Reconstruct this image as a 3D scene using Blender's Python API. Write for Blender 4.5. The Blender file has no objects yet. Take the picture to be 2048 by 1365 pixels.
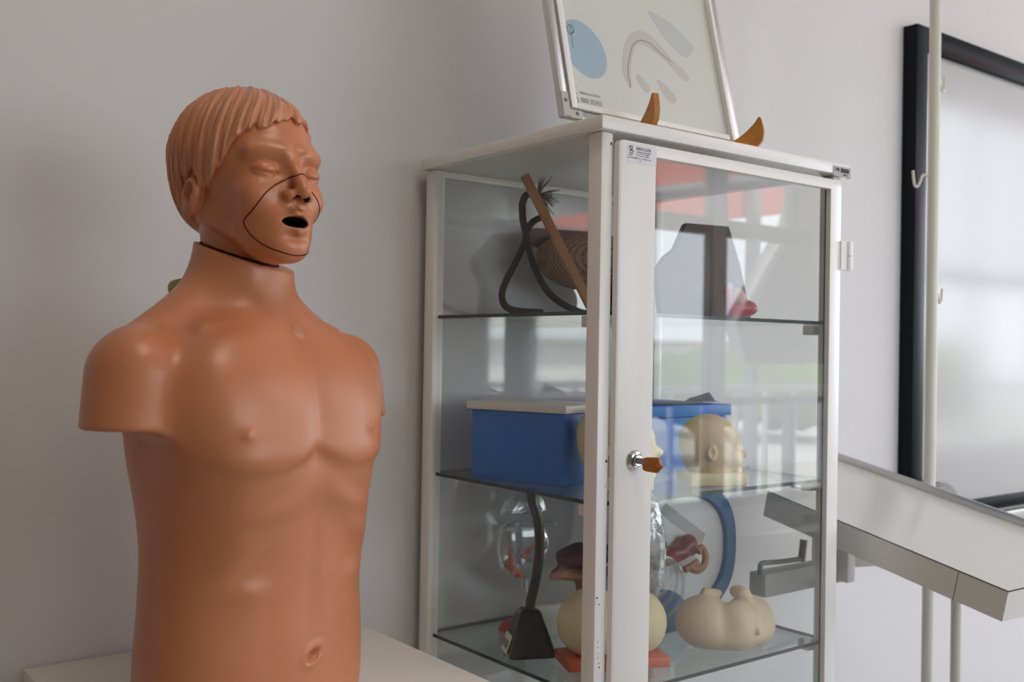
import bpy, bmesh, math, random
import numpy as np
from mathutils import Vector, Matrix
random.seed(4); RNG=np.random.RandomState(7)
S=bpy.context.scene
COL=S.collection
R=math.radians
# ---------------------------------------------------------------- camera
EYE=1.21
cd=bpy.data.cameras.new('camera'); cam=bpy.data.objects.new('camera',cd); COL.objects.link(cam)
cd.sensor_width=36; cd.lens=36.26
Rv=Vector((0.78940617,-0.61365207,0.01640218)); Uv=Vector((-0.01809366,0.00344845,0.99983035)); Fv=Vector((0.61360453,0.78956902,0.00838098))
M=Matrix((( Rv.x,Uv.x,-Fv.x,0),(Rv.y,Uv.y,-Fv.y,0),(Rv.z,Uv.z,-Fv.z,EYE),(0,0,0,1)))
cam.matrix_world=M; cd.clip_start=.05; cd.clip_end=300
cd.dof.use_dof=True; cd.dof.focus_distance=1.42; cd.dof.aperture_fstop=5.6
S.camera=cam
# ---------------------------------------------------------------- light
w=bpy.data.worlds.new('sky'); S.world=w; w.use_nodes=True
wn=w.node_tree.nodes; bg=wn['Background']; bg.inputs[0].default_value=(.84,.91,1,1); bg.inputs[1].default_value=4.2
S.view_settings.view_transform='Standard'; S.view_settings.look='None'; S.view_settings.gamma=1
S.view_settings.use_curve_mapping=False; S.view_settings.exposure=.36
S.cycles.transparent_max_bounces=32; S.cycles.max_bounces=10; S.cycles.diffuse_bounces=5
WY=-1.6                                   # the window wall opposite the cabinet
HIGH=(1.0,2.90,1.0,2.10)           # unseen window nearer the camera, added for frontal light
OPEN=[(3.45,4.30),(4.40,5.7),(5.82,7.2),(7.32,8.8),(8.92,10.2)]
for a,b_ in OPEN:                         # sampling portals in the window openings
    l=bpy.data.lights.new('portal','AREA'); l.shape='RECTANGLE'; l.size=b_-a; l.size_y=3.05; l.cycles.is_portal=True
    o=bpy.data.objects.new('window_portal',l); COL.objects.link(o); o.location=((a+b_)/2,WY-.05,1.875); o.rotation_euler=(R(90),0,R(180))

l=bpy.data.lights.new('portal','AREA'); l.shape='RECTANGLE'; l.size=HIGH[1]-HIGH[0]; l.size_y=HIGH[3]-HIGH[2]; l.cycles.is_portal=True
o=bpy.data.objects.new('window_portal',l); COL.objects.link(o); o.location=((HIGH[0]+HIGH[1])/2,WY-.05,(HIGH[2]+HIGH[3])/2); o.rotation_euler=(R(90),0,R(180))
XR=10.6                                   # the end wall on the right, its wide opening added for grazing light
l=bpy.data.lights.new('portal','AREA'); l.shape='RECTANGLE'; l.size=2.7; l.size_y=3.0; l.cycles.is_portal=True
o=bpy.data.objects.new('window_portal',l); COL.objects.link(o); o.location=(XR+.05,0,1.9); o.rotation_euler=(R(90),0,R(90))
sl=bpy.data.lights.new('sun','SUN'); sl.energy=9; sl.angle=R(1); sl.color=(1,.95,.86); so=bpy.data.objects.new('sun',sl); COL.objects.link(so); so.rotation_euler=(R(-32),R(12),0)   # high sun from behind the back wall: lights the yard only

# ---------------------------------------------------------------- materials
def mat(name,col,rough=.5,metal=0,spec=.5,bump=0,bscale=80,var=0,vscale=5,coat=0,sss=0):
    m=bpy.data.materials.new(name); m.use_nodes=True; n=m.node_tree.nodes; L=m.node_tree.links; b=n['Principled BSDF']
    b.inputs['Base Color'].default_value=(*col,1); b.inputs['Roughness'].default_value=rough; b.inputs['Metallic'].default_value=metal
    b.inputs['Specular IOR Level'].default_value=spec; b.inputs['Coat Weight'].default_value=coat
    if sss: b.inputs['Subsurface Weight'].default_value=sss; b.inputs['Subsurface Radius'].default_value=(.02,.008,.004); b.inputs['Subsurface Scale'].default_value=.3
    if bump or var: tc=n.new('ShaderNodeTexCoord')
    if bump:
        t=n.new('ShaderNodeTexNoise'); t.inputs['Scale'].default_value=bscale; t.inputs['Detail'].default_value=4
        L.new(tc.outputs['Object'],t.inputs['Vector']); bp=n.new('ShaderNodeBump'); bp.inputs['Strength'].default_value=bump; bp.inputs['Distance'].default_value=.002
        L.new(t.outputs['Fac'],bp.inputs['Height']); L.new(bp.outputs[0],b.inputs['Normal'])
    if var:
        t=n.new('ShaderNodeTexNoise'); t.inputs['Scale'].default_value=vscale; t.inputs['Detail'].default_value=3
        L.new(tc.outputs['Object'],t.inputs['Vector']); mr=n.new('ShaderNodeMapRange'); mr.inputs[1].default_value=.3; mr.inputs[2].default_value=.7
        mr.inputs[3].default_value=1-var; mr.inputs[4].default_value=1+var
        L.new(t.outputs['Fac'],mr.inputs[0]); mx=n.new('ShaderNodeMix'); mx.data_type='RGBA'; mx.blend_type='MULTIPLY'; mx.inputs[0].default_value=1
        mx.inputs[6].default_value=(*col,1); L.new(mr.outputs[0],mx.inputs[7]); L.new(mx.outputs[2],b.inputs['Base Color'])
    return m
def thin_glass(name,tint,refl=1.0,rough=0.0,haze=0,hcol=(.8,.8,.8),power=5,edge=0):
    m=bpy.data.materials.new(name); m.use_nodes=True; n=m.node_tree.nodes; L=m.node_tree.links; n.clear()
    out=n.new('ShaderNodeOutputMaterial'); tr=n.new('ShaderNodeBsdfTransparent'); tr.inputs[0].default_value=(*tint,1)
    gl=n.new('ShaderNodeBsdfGlossy'); gl.inputs['Roughness'].default_value=rough; gl.inputs[0].default_value=(1,1,1,1)
    lw=n.new('ShaderNodeLayerWeight'); lw.inputs[0].default_value=.5
    p=n.new('ShaderNodeMath'); p.operation='POWER'; p.inputs[1].default_value=power; L.new(lw.outputs['Facing'],p.inputs[0])
    a=n.new('ShaderNodeMath'); a.operation='MULTIPLY_ADD'; a.inputs[1].default_value=.95*refl; a.inputs[2].default_value=.045*refl; a.use_clamp=True; L.new(p.outputs[0],a.inputs[0])
    base=tr.outputs[0]
    if haze:
        df=n.new('ShaderNodeBsdfDiffuse'); df.inputs[0].default_value=(*hcol,1); mh=n.new('ShaderNodeMixShader'); mh.inputs[0].default_value=haze
        if edge:
            p2=n.new('ShaderNodeMath'); p2.operation='POWER'; p2.inputs[1].default_value=2.5; L.new(lw.outputs['Facing'],p2.inputs[0])
            a2=n.new('ShaderNodeMath'); a2.operation='MULTIPLY_ADD'; a2.inputs[1].default_value=edge; a2.inputs[2].default_value=haze; a2.use_clamp=True; L.new(p2.outputs[0],a2.inputs[0]); L.new(a2.outputs[0],mh.inputs[0])
        L.new(base,mh.inputs[1]); L.new(df.outputs[0],mh.inputs[2]); base=mh.outputs[0]
    mx=n.new('ShaderNodeMixShader'); L.new(a.outputs[0],mx.inputs[0]); L.new(base,mx.inputs[1]); L.new(gl.outputs[0],mx.inputs[2]); L.new(mx.outputs[0],out.inputs[0])
    return m
MT={}
MT['wall']=mat('wall_paint',(.70,.695,.70),.75,bump=.15,bscale=60,var=.02,vscale=1.5)
MT['wallw']=mat('darkened_brown_wall_paint',(.30,.25,.21),.75)  # unseen left wall, toned dark to cut its bounce and pane reflections
MT['floor']=mat('floor_tile',(.50,.48,.45),.4,var=.05)
MT['ceil']=mat('ceiling_paint',(.62,.62,.61),.9)
MT['winframe']=mat('window_frame_grey',(.22,.24,.26),.5)
MT['steel_white']=mat('white_enamel',(.82,.81,.785),.28,bump=.12,bscale=140)
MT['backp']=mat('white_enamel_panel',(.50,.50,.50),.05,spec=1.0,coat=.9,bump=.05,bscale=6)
MT['table']=mat('white_laminate',(.84,.79,.71),.45)
MT['skin']=mat('tan_vinyl',(.56,.205,.092),.34,spec=.5,bump=.05,bscale=300,var=.05,vscale=14)
MT['hair']=mat('tan_vinyl_hair',(.58,.235,.115),.36,spec=.5,bump=.05,bscale=300,var=.05,vscale=14)
MT['seam']=mat('dark_seam',(.045,.012,.007),1.0,spec=.1)
MT['mouth']=mat('mouth_black',(.006,.004,.004),.9)
MT['lime']=mat('lime_plastic',(.36,.36,.10),.5)
MT['pane']=thin_glass('clear_pane',(.97,.98,.975))
MT['sidepane']=thin_glass('side_pane',(.95,.955,.945),.45)
MT['shelf']=thin_glass('smoked_shelf_glass',(.80,.83,.82))
MT['shelfedge']=mat('glass_cut_edge',(.012,.02,.018),.15)
MT['clearpl']=thin_glass('clear_plastic',(.93,.94,.94),1.5,.06,haze=.04,hcol=(.7,.72,.73),power=2.2,edge=.35)
MT['alu']=mat('brushed_aluminium',(.62,.61,.58),.3,metal=.85)
MT['chrome']=mat('chrome',(.72,.72,.74),.12,metal=1)
MT['dark']=mat('dark_gap',(.02,.02,.02),.7)
MT['ink']=mat('black_ink',(.02,.02,.022),.6)
MT['inkgrey']=mat('grey_ink',(.22,.22,.23),.6)
MT['inkpale']=mat('pale_grey_ink',(.58,.57,.56),.6)
MT['paper']=mat('poster_paper',(.76,.74,.72),.35)
MT['labelp']=mat('label_paper',(.72,.70,.74),.5)
MT['posterblue']=mat('poster_blue_print',(.40,.53,.64),.35)
MT['palebl']=mat('poster_pale_blue_print',(.62,.64,.65),.35)
MT['palepk']=mat('poster_pale_pink_print',(.66,.60,.57),.35)
MT['orangewood']=mat('orange_wood',(.50,.20,.035),.5,var=.12,vscale=30)
MT['keytag']=mat('orange_plastic_key',(.42,.14,.03),.55,var=.2,vscale=90)
MT['blue']=mat('blue_plastic',(.010,.17,.66),.35)
MT['steelblue']=mat('steel_blue_plastic',(.020,.125,.29),.4)
MT['tagm']=mat('silver_tag',(.33,.33,.34),.45,metal=.3)
MT['lid']=mat('white_plastic_lid',(.84,.82,.78),.45)
MT['cream']=mat('cream_vinyl',(.74,.63,.38),.45,var=.05,vscale=20)
MT['cream2']=mat('cream_vinyl_peach',(.76,.60,.40),.45,var=.06,vscale=20)
MT['redor']=mat('red_orange_plastic',(.60,.10,.035),.45)
MT['black']=mat('glossy_black_plastic',(.008,.008,.008),.18,coat=.3)
MT['rope']=mat('dark_brown_rope',(.018,.012,.010),.9,bump=.8,bscale=400)
MT['fray']=mat('frayed_rope',(.11,.06,.045),.95)
MT['wood']=mat('brown_wood',(.36,.17,.055),.55,var=.25,vscale=25)
MT['leather']=mat('dark_brown_leather',(.075,.035,.028),.6,var=.15,vscale=18)
MT['redv']=mat('red_vinyl',(.50,.012,.045),.3)
MT['flesh']=mat('flesh_vinyl',(.55,.33,.25),.45)
MT['maroon']=mat('maroon_vinyl',(.20,.018,.022),.32,var=.3,vscale=30)
MT['tanv']=mat('tan_pink_vinyl',(.42,.19,.10),.5,var=.25,vscale=40)
MT['purple']=mat('purple_brown_vinyl',(.09,.03,.04),.5,var=.3,vscale=30)
MT['white']=mat('matt_white_board',(.70,.70,.70),.5)
MT['greystripe']=mat('grey_print',(.42,.42,.41),.6)
MT['blackframe']=mat('black_frame',(.004,.006,.010),.32,spec=.14)
MT['wbsurf']=mat('whiteboard_surface',(.47,.465,.46),.13,spec=.8)
MT['pole']=mat('cream_paint',(.66,.65,.56),.4)
MT['trayw']=mat('white_laminate_tray',(.74,.74,.72),.22)
MT['trayapron']=mat('satin_steel_apron',(.74,.73,.70),.38,metal=.15)
MT['greypl']=mat('grey_plastic',(.25,.25,.25),.5)
MT['roofred']=mat('red_roof_paint',(.72,.12,.06),.6)
MT['concrete']=mat('pale_concrete',(.55,.56,.56),.8)
MT['ground']=mat('outdoor_ground',(.42,.43,.40),.9)
MT['leaf']=mat('foliage',(.10,.16,.05),.8)
m=bpy.data.materials.new('warm_fill_glow'); m.use_nodes=True; b_=m.node_tree.nodes['Principled BSDF']; b_.inputs['Emission Color'].default_value=(1,.86,.70,1); b_.inputs['Emission Strength'].default_value=5.4; MT['fillglow']=m  # glow of the added ceiling fill
def knit():
    m=bpy.data.materials.new('brown_knit'); m.use_nodes=True; n=m.node_tree.nodes; L=m.node_tree.links; b=n['Principled BSDF']
    tc=n.new('ShaderNodeTexCoord'); mp=n.new('ShaderNodeMapping'); mp.inputs['Rotation'].default_value=(0,0,0); mp.inputs['Scale'].default_value=(1,1,1)
    L.new(tc.outputs['Object'],mp.inputs[0])
    w1=n.new('ShaderNodeTexWave'); w1.bands_direction='Z'; w1.inputs['Scale'].default_value=85; w1.inputs['Distortion'].default_value=1.5; w1.inputs['Detail Scale'].default_value=4
    w2=n.new('ShaderNodeTexWave'); w2.bands_direction='Y'; w2.inputs['Scale'].default_value=60; w2.inputs['Distortion'].default_value=1.5; w2.inputs['Detail Scale'].default_value=4
    L.new(mp.outputs[0],w1.inputs[0]); L.new(mp.outputs[0],w2.inputs[0])
    mu=n.new('ShaderNodeMath'); mu.operation='MULTIPLY'; L.new(w1.outputs[1],mu.inputs[0]); L.new(w2.outputs[1],mu.inputs[1])
    cr=n.new('ShaderNodeValToRGB'); cr.color_ramp.elements[0].color=(.11,.055,.03,1); cr.color_ramp.elements[1].color=(.46,.27,.155,1); cr.color_ramp.elements[1].position=.45
    L.new(mu.outputs[0],cr.inputs[0]); L.new(cr.outputs[0],b.inputs['Base Color']); b.inputs['Roughness'].default_value=.9
    bp=n.new('ShaderNodeBump'); bp.inputs['Strength'].default_value=.9; bp.inputs['Distance'].default_value=.003; L.new(mu.outputs[0],bp.inputs['Height']); L.new(bp.outputs[0],b.inputs['Normal'])
    return m
MT['knit']=knit()

# ---------------------------------------------------------------- builders
def obj(name,me,m=None,parent=None,loc=None,rot=None):
    o=bpy.data.objects.new(name,me); COL.objects.link(o)
    if m is not None:
        for x in (m if isinstance(m,(list,tuple)) else [m]): me.materials.append(MT[x])
    if parent: o.parent=parent
    if loc is not None: o.location=loc
    if rot is not None: o.rotation_euler=rot
    return o
def thing(name,label,cat,loc=(0,0,0),rz=0,group=None):
    o=bpy.data.objects.new(name,None); COL.objects.link(o); o.empty_display_size=.05; o.location=loc; o.rotation_euler=(0,0,rz)
    o['label']=label; o['category']=cat
    if group:o['group']=group
    return o
def tag(o,label,cat,group=None):
    o['label']=label;o['category']=cat
    if group:o['group']=group
    return o
def struct(o): o['kind']='structure'; return o
def bm2me(bm,name='m',smooth=False,ang=35):
    bmesh.ops.recalc_face_normals(bm,faces=bm.faces)
    me=bpy.data.meshes.new(name); bm.to_mesh(me); bm.free()
    if smooth:
        me.shade_smooth()
        if ang: me.set_sharp_from_angle(angle=R(ang))
    return me
def addbox(bm,x0,x1,y0,y1,z0,z1,bev=0,seg=2,mi=0):
    vs=[bm.verts.new((x,y,z)) for x in (x0,x1) for y in (y0,y1) for z in (z0,z1)]
    fs=[(0,1,3,2),(4,6,7,5),(0,4,5,1),(2,3,7,6),(0,2,6,4),(1,5,7,3)]
    F=[bm.faces.new([vs[i] for i in f]) for f in fs]
    for f in F: f.material_index=mi
    if bev:
        es=list({e for f in F for e in f.edges})
        bmesh.ops.bevel(bm,geom=es,offset=bev,segments=seg,affect='EDGES',profile=.5)
def box(x0,x1,y0,y1,z0,z1,bev=0,seg=2):
    bm=bmesh.new(); addbox(bm,x0,x1,y0,y1,z0,z1,bev,seg); return bm2me(bm,smooth=bev>0)
def boxes(lst,bev=0):
    bm=bmesh.new()
    for b in lst: addbox(bm,*b,bev=bev)
    return bm2me(bm,smooth=bev>0)
def orient(me,ex,ey,ez,o):
    Mx=Matrix(((ex[0],ey[0],ez[0],o[0]),(ex[1],ey[1],ez[1],o[1]),(ex[2],ey[2],ez[2],o[2]),(0,0,0,1))); me.transform(Mx); return me
def tube(pts,r,seg=10,closed=False,cap=True,me=True,bm=None,flat=1):
    pts=[Vector(p) for p in pts]; n=len(pts); rr=r if isinstance(r,(list,tuple,np.ndarray)) else [r]*n
    own=bm is None
    if own: bm=bmesh.new()
    rings=[]; prev=None
    for i,p in enumerate(pts):
        if closed: t=pts[(i+1)%n]-pts[i-1]
        else: t=pts[min(i+1,n-1)]-pts[max(i-1,0)]
        t.normalize()
        if prev is None:
            a=Vector((0,0,1)) if abs(t.z)<.9 else Vector((1,0,0)); u=t.cross(a).normalized()
        else: u=(prev-t*prev.dot(t)).normalized()
        prev=u; v=t.cross(u)
        rings.append([bm.verts.new(p+(u*math.cos(2*math.pi*k/seg)+v*math.sin(2*math.pi*k/seg)*flat)*rr[i]) for k in range(seg)])
    m=n if closed else n-1
    for i in range(m):
        a=rings[i];b=rings[(i+1)%n]
        for k in range(seg): bm.faces.new((a[k],a[(k+1)%seg],b[(k+1)%seg],b[k]))
    if cap and not closed:
        bm.faces.new(rings[0][::-1]); bm.faces.new(rings[-1])
    return bm2me(bm,smooth=True,ang=50) if own else None
def lathe(prof,seg=32,sx=1,sy=1,ang=40):
    bm=bmesh.new(); rings=[]
    for r,z in prof:
        if r<1e-6: rings.append([bm.verts.new((0,0,z))])
        else: rings.append([bm.verts.new((r*sx*math.cos(2*math.pi*k/seg),r*sy*math.sin(2*math.pi*k/seg),z)) for k in range(seg)])
    for a,b in zip(rings,rings[1:]):
        for k in range(seg):
            q=(k+1)%seg
            if len(a)==1 and len(b)==1: continue
            if len(a)==1: bm.faces.new((a[0],b[q],b[k]))
            elif len(b)==1: bm.faces.new((a[k],a[q],b[0]))
            else: bm.faces.new((a[k],a[q],b[q],b[k]))
    return bm2me(bm,smooth=True,ang=ang)
def spline(P,n=8,closed=False):
    P=[np.array(p,float) for p in P]; out=[]; m=len(P)
    for i in range(m if closed else m-1):
        if closed: a,b,c,d=P[i-1],P[i],P[(i+1)%m],P[(i+2)%m]
        else: a,b,c,d=P[max(i-1,0)],P[i],P[i+1],P[min(i+2,m-1)]
        for k in range(n):
            t=k/n; out.append(.5*((2*b)+(-a+c)*t+(2*a-5*b+4*c-d)*t*t+(-a+3*b-3*c+d)*t**3))
    if not closed: out.append(P[-1])
    return out
def extrude_poly(poly,y0,y1,bev=0):                # polygon in x,z extruded along y
    bm=bmesh.new(); v=[bm.verts.new((p[0],y0,p[1])) for p in poly]; f=bm.faces.new(v)
    r=bmesh.ops.extrude_face_region(bm,geom=[f]); vs=[g for g in r['geom'] if isinstance(g,bmesh.types.BMVert)]
    bmesh.ops.translate(bm,verts=vs,vec=(0,y1-y0,0))
    if bev:
        bmesh.ops.recalc_face_normals(bm,faces=bm.faces)
        es=[e for e in bm.edges if len(e.link_faces)==2 and e.calc_face_angle()>.7]; bmesh.ops.bevel(bm,geom=es,offset=bev,segments=2,affect='EDGES')
    return bm2me(bm,smooth=bev>0)
def flatpoly(poly,thick):                          # poly in x,y ; thin layer thick in z
    bm=bmesh.new(); v=[bm.verts.new((p[0],p[1],0)) for p in poly]; f=bm.faces.new(v)
    r=bmesh.ops.extrude_face_region(bm,geom=[f]); vs=[g for g in r['geom'] if isinstance(g,bmesh.types.BMVert)]
    bmesh.ops.translate(bm,verts=vs,vec=(0,0,thick)); return bm2me(bm)
def text(s,size,space=1,bold=0):
    c=bpy.data.curves.new('t','FONT'); c.body=s; c.size=size; c.space_character=space; c.extrude=.00015; c.offset=bold
    o=bpy.data.objects.new('t',c); COL.objects.link(o); dg=bpy.context.evaluated_depsgraph_get(); dg.update()
    me=bpy.data.meshes.new_from_object(o.evaluated_get(dg)); bpy.data.objects.remove(o); bpy.data.curves.remove(c); me.materials.clear(); return me
def textfit(s,width,height):
    me=text(s,1); co=np.array([v.co[:] for v in me.vertices]); lo=co.min(0);hi=co.max(0)
    me.transform(Matrix.Diagonal((width/(hi[0]-lo[0]),height/(hi[1]-lo[1]),1,1))@Matrix.Translation((-lo[0],-lo[1],0)))
    for v in me.vertices: v.co.z=min(max(v.co.z,-.00015),.00015)
    return me
# ---- implicit surfaces (signed distance on a grid, meshed by surface nets)
def smin(a,b,k): h=np.clip(.5+.5*(b-a)/k,0,1); return b+(a-b)*h-k*h*(1-h)
def smax(a,b,k): return -smin(-a,-b,k)
def ell(X,Y,Z,c,r):
    x=(X-c[0])/r[0];y=(Y-c[1])/r[1];z=(Z-c[2])/r[2]; k0=np.sqrt(x*x+y*y+z*z)+1e-6
    k1=np.sqrt((x/r[0])**2+(y/r[1])**2+(z/r[2])**2)+1e-6; return k0*(k0-1)/k1
def cap(X,Y,Z,a,b,ra,rb):
    bx,by,bz=b[0]-a[0],b[1]-a[1],b[2]-a[2]; l=bx*bx+by*by+bz*bz+1e-9
    t=np.clip(((X-a[0])*bx+(Y-a[1])*by+(Z-a[2])*bz)/l,0,1)
    return np.sqrt((X-a[0]-bx*t)**2+(Y-a[1]-by*t)**2+(Z-a[2]-bz*t)**2)-(ra+(rb-ra)*t)
def gauss(d,s): return np.exp(-(d/s)**2)
def nets(f,lo,hi,h):
    ax=[np.arange(lo[i],hi[i]+h,h,dtype=np.float32) for i in range(3)]
    X,Y,Z=np.meshgrid(*ax,indexing='ij',sparse=True); V=np.broadcast_to(f(X,Y,Z),(len(ax[0]),len(ax[1]),len(ax[2]))).astype(np.float32)
    ins=V<0; nx,ny,nz=V.shape
    c=np.zeros((nx-1,ny-1,nz-1),np.int8)
    for i in (0,1):
        for j in (0,1):
            for k in (0,1): c+=ins[i:nx-1+i,j:ny-1+j,k:nz-1+k]
    act=(c>0)&(c<8); I=np.argwhere(act); idx=-np.ones(act.shape,np.int64); idx[act]=np.arange(len(I))
    P=np.zeros((len(I),3)); W=np.zeros(len(I))
    cor=[(i,j,k) for i in (0,1) for j in (0,1) for k in (0,1)]
    for a in cor:
        for b in cor:
            if sum(b)-sum(a)==1 and all(b[q]>=a[q] for q in range(3)):
                va=V[I[:,0]+a[0],I[:,1]+a[1],I[:,2]+a[2]];vb=V[I[:,0]+b[0],I[:,1]+b[1],I[:,2]+b[2]]
                m=(va<0)!=(vb<0); t=np.where(m,va/np.where(m,va-vb,1),0)
                P+=m[:,None]*(np.array(a)+t[:,None]*(np.array(b)-np.array(a))); W+=m
    P=(P/W[:,None]+I)*h+np.array([a[0] for a in ax])
    F=[]
    for d in range(3):
        e,g=[(1,2),(2,0),(0,1)][d]
        s0=[slice(None)]*3;s1=[slice(None)]*3; s0[d]=slice(0,-1);s1[d]=slice(1,None)
        A=ins[tuple(s0)];B=ins[tuple(s1)]; E=np.argwhere(A!=B); E=E[(E[:,e]>0)&(E[:,g]>0)&(E[:,e]<V.shape[e]-1)&(E[:,g]<V.shape[g]-1)]
        def cell(de,dg): q=E.copy(); q[:,e]+=de; q[:,g]+=dg; return idx[q[:,0],q[:,1],q[:,2]]
        q=np.stack([cell(-1,-1),cell(0,-1),cell(0,0),cell(-1,0)],1); fl=A[E[:,0],E[:,1],E[:,2]]; q[~fl]=q[~fl][:,::-1]; F.append(q)
    return P,np.concatenate(F)
def mesh_np(P,F,smooth=True):
    me=bpy.data.meshes.new('organic'); F=np.asarray(F); used=np.unique(F); mp=np.full(len(P),-1); mp[used]=np.arange(len(used)); P=P[used]; F=mp[F]
    me.vertices.add(len(P)); me.vertices.foreach_set('co',P.astype(np.float32).ravel()); me.loops.add(F.size); me.loops.foreach_set('vertex_index',F.ravel().astype(np.int32))
    me.polygons.add(len(F)); me.polygons.foreach_set('loop_start',np.arange(0,F.size,F.shape[1],dtype=np.int32)); me.polygons.foreach_set('loop_total',np.full(len(F),F.shape[1],np.int32))
    me.update(); me.validate()
    if smooth: me.shade_smooth()
    return me
def sdf(f,lo,hi,h): return mesh_np(*nets(f,lo,hi,h))
def z(rel): return EYE+rel

# ---------------------------------------------------------------- the room
X0,X1,YB,CE=-1.6,XR,1.57,3.6
struct(obj('floor',box(X0-.1,X1+.1,WY-.15,YB+.15,-.1,0),'floor'))
struct(obj('ceiling',box(X0-.1,X1+.1,WY-.15,YB+.15,CE,CE+.1),'ceil'))
struct(obj('wall_back',box(X0-.1,X1+.1,YB,YB+.12,0,CE),'wall'))
struct(obj('wall_left',box(X0-.12,X0,WY,YB,0,CE),'wallw'))
struct(obj('wall_right',boxes([(X1,X1+.12,WY,-1.35,0,CE),(X1,X1+.12,1.35,YB,0,CE),(X1,X1+.12,-1.35,1.35,0,.4),(X1,X1+.12,-1.35,1.35,3.4,CE)]),'wall'))
struct(obj('window_6',boxes([(X1+.03,X1+.09,y,y+.06,.4,3.4) for y in (-1.35,-.7,-.03,.62,1.29)]+[(X1+.03,X1+.09,-1.35,1.35,q,q+.06) for q in (.4,2.0,3.34)]),'winframe'))  # unseen window frame, added with its opening to brighten the right side
LT,UT0,UT1=.35,1.86,1.95
bl=[(X0,HIGH[0],WY-.12,WY,0,CE),(HIGH[1],OPEN[0][0],WY-.12,WY,0,CE),(HIGH[0],HIGH[1],WY-.12,WY,0,HIGH[2]),(HIGH[0],HIGH[1],WY-.12,WY,HIGH[3],CE),(OPEN[-1][1],X1,WY-.12,WY,0,CE),(OPEN[0][0],OPEN[-1][1],WY-.12,WY,0,LT),(OPEN[0][0],OPEN[-1][1],WY-.12,WY,3.4,CE)]
for (a,b_),(c,d) in zip(OPEN,OPEN[1:]): bl.append((b_,c,WY-.06,WY,LT,3.4))
struct(obj('wall_front',boxes(bl),'wall'))
for i,(a,b_) in enumerate(OPEN):
    m=(a+b_)/2; fr=[(a,b_,WY-.09,WY-.03,UT0,UT1),(a,a+.02,WY-.055,WY-.01,LT,3.4),(b_-.02,b_,WY-.055,WY-.01,LT,3.4),(a,b_,WY-.09,WY-.03,LT,LT+.05),(a,b_,WY-.09,WY-.03,.92,.96)]
    if i: fr.append((m-.03,m+.03,WY-.09,WY-.03,UT1,3.4)); fr.append((m-.02,m+.02,WY-.09,WY-.03,LT,.92))
    struct(obj('window_%d'%(i+1),boxes(fr),'winframe'))
struct(obj('window_7',boxes([(HIGH[0],HIGH[0]+.04,WY-.09,WY-.03,HIGH[2],HIGH[3]),(HIGH[1]-.04,HIGH[1],WY-.09,WY-.03,HIGH[2],HIGH[3]),(HIGH[0],HIGH[1],WY-.09,WY-.03,HIGH[2],HIGH[2]+.04),(HIGH[0],HIGH[1],WY-.09,WY-.03,HIGH[3]-.04,HIGH[3])]),'winframe'))  # frame of the added fill window
t=thing('ceiling_fill_panel','added warm white fill panel on the ceiling, out of view','lamp',(.6,.0,CE))  # added out of view to brighten the table and left-facing sides
obj('housing',box(-.33,.33,-.63,.63,-.06,-.001,.004),'steel_white',t); obj('glow_panel',box(-.30,.30,-.60,.60,-.066,-.0605),'fillglow',t)
# what stands outside those windows
t=obj('ground',box(-30,60,-60,WY-.2,-1.3,-1.2),'ground'); struct(t)
t=thing('red_roof','red painted sheet canopy sloping outside the windows','roof',(0,0,0))
obj('roof_sheet',extrude_poly([(3.2,1.98),(5.4,2.12),(9.5,2.75),(9.5,3.6),(3.2,2.9)],-3.05,-3.0),'roofred',t)
obj('beam',tube([(3.4,-2.7,1.95),(5.4,-2.7,2.35)],.05,8),'winframe',t); obj('beam',tube([(5.6,-2.7,2.4),(9.5,-2.7,3.0)],.05,8),'winframe',t)
for k in range(5): obj('post',box(3.35+k*1.45,3.43+k*1.45,-2.99,-2.91,-1.2,2.9),'winframe',t)
t=thing('stair_wall','pale stair flank wall with a sloping edge outside the windows','wall',(0,0,0))
obj('flank',extrude_poly([(4.84,1.40),(5.36,2.05),(5.5,2.5),(6.6,2.5),(6.6,1.15),(4.95,1.15)],-1.99,-1.9),'concrete',t)
obj('stringer',extrude_poly([(4.80,1.40),(5.32,2.05),(5.39,2.05),(4.87,1.40)],-1.90,-1.85),'steel_white',t)
t=thing('railing','white balcony railing outside the windows','railing',(0,0,0))
for k in range(22): obj('baluster',box(3.5+k*.31,3.53+k*.31,-2.35,-2.32,-1.2,.95),'steel_white',t)
obj('handrail',box(3.3,10.3,-2.37,-2.3,.95,1.0),'steel_white',t)
t=thing('far_building','pale low building across the yard','building',(0,0,0))
obj('wall',box(14,34,-24,-20,-1.2,1.5),'steel_white',t); obj('roof',box(13.5,34.5,-24.5,-19.5,1.5,1.6),'concrete',t)
for k,(x,y,r) in enumerate([(17,-13,1.4),(24,-16,2.1),(33,-17,2.6)]):
    t=thing('garden_tree','leafy green tree in the yard, %s'%['nearest the building corner','in front of the long wall','farthest along the fence'][k],'tree',(x,y,-1.2))
    obj('trunk',tube([(0,0,0),(0,0,1.2)],.12,8),'leather',t)
    obj('crown',sdf(lambda X,Y,Z,r=r:ell(X,Y,Z,(0,0,1.6+0*r),(r,r,r*.6))-.18*np.sin(X*5)*np.sin(Y*6)*np.sin(Z*7),(-r-.4,-r-.4,1.4-r*.6-.4),(r+.4,r+.4,1.8+r*.6+.4),.15),'leaf',t)

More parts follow.
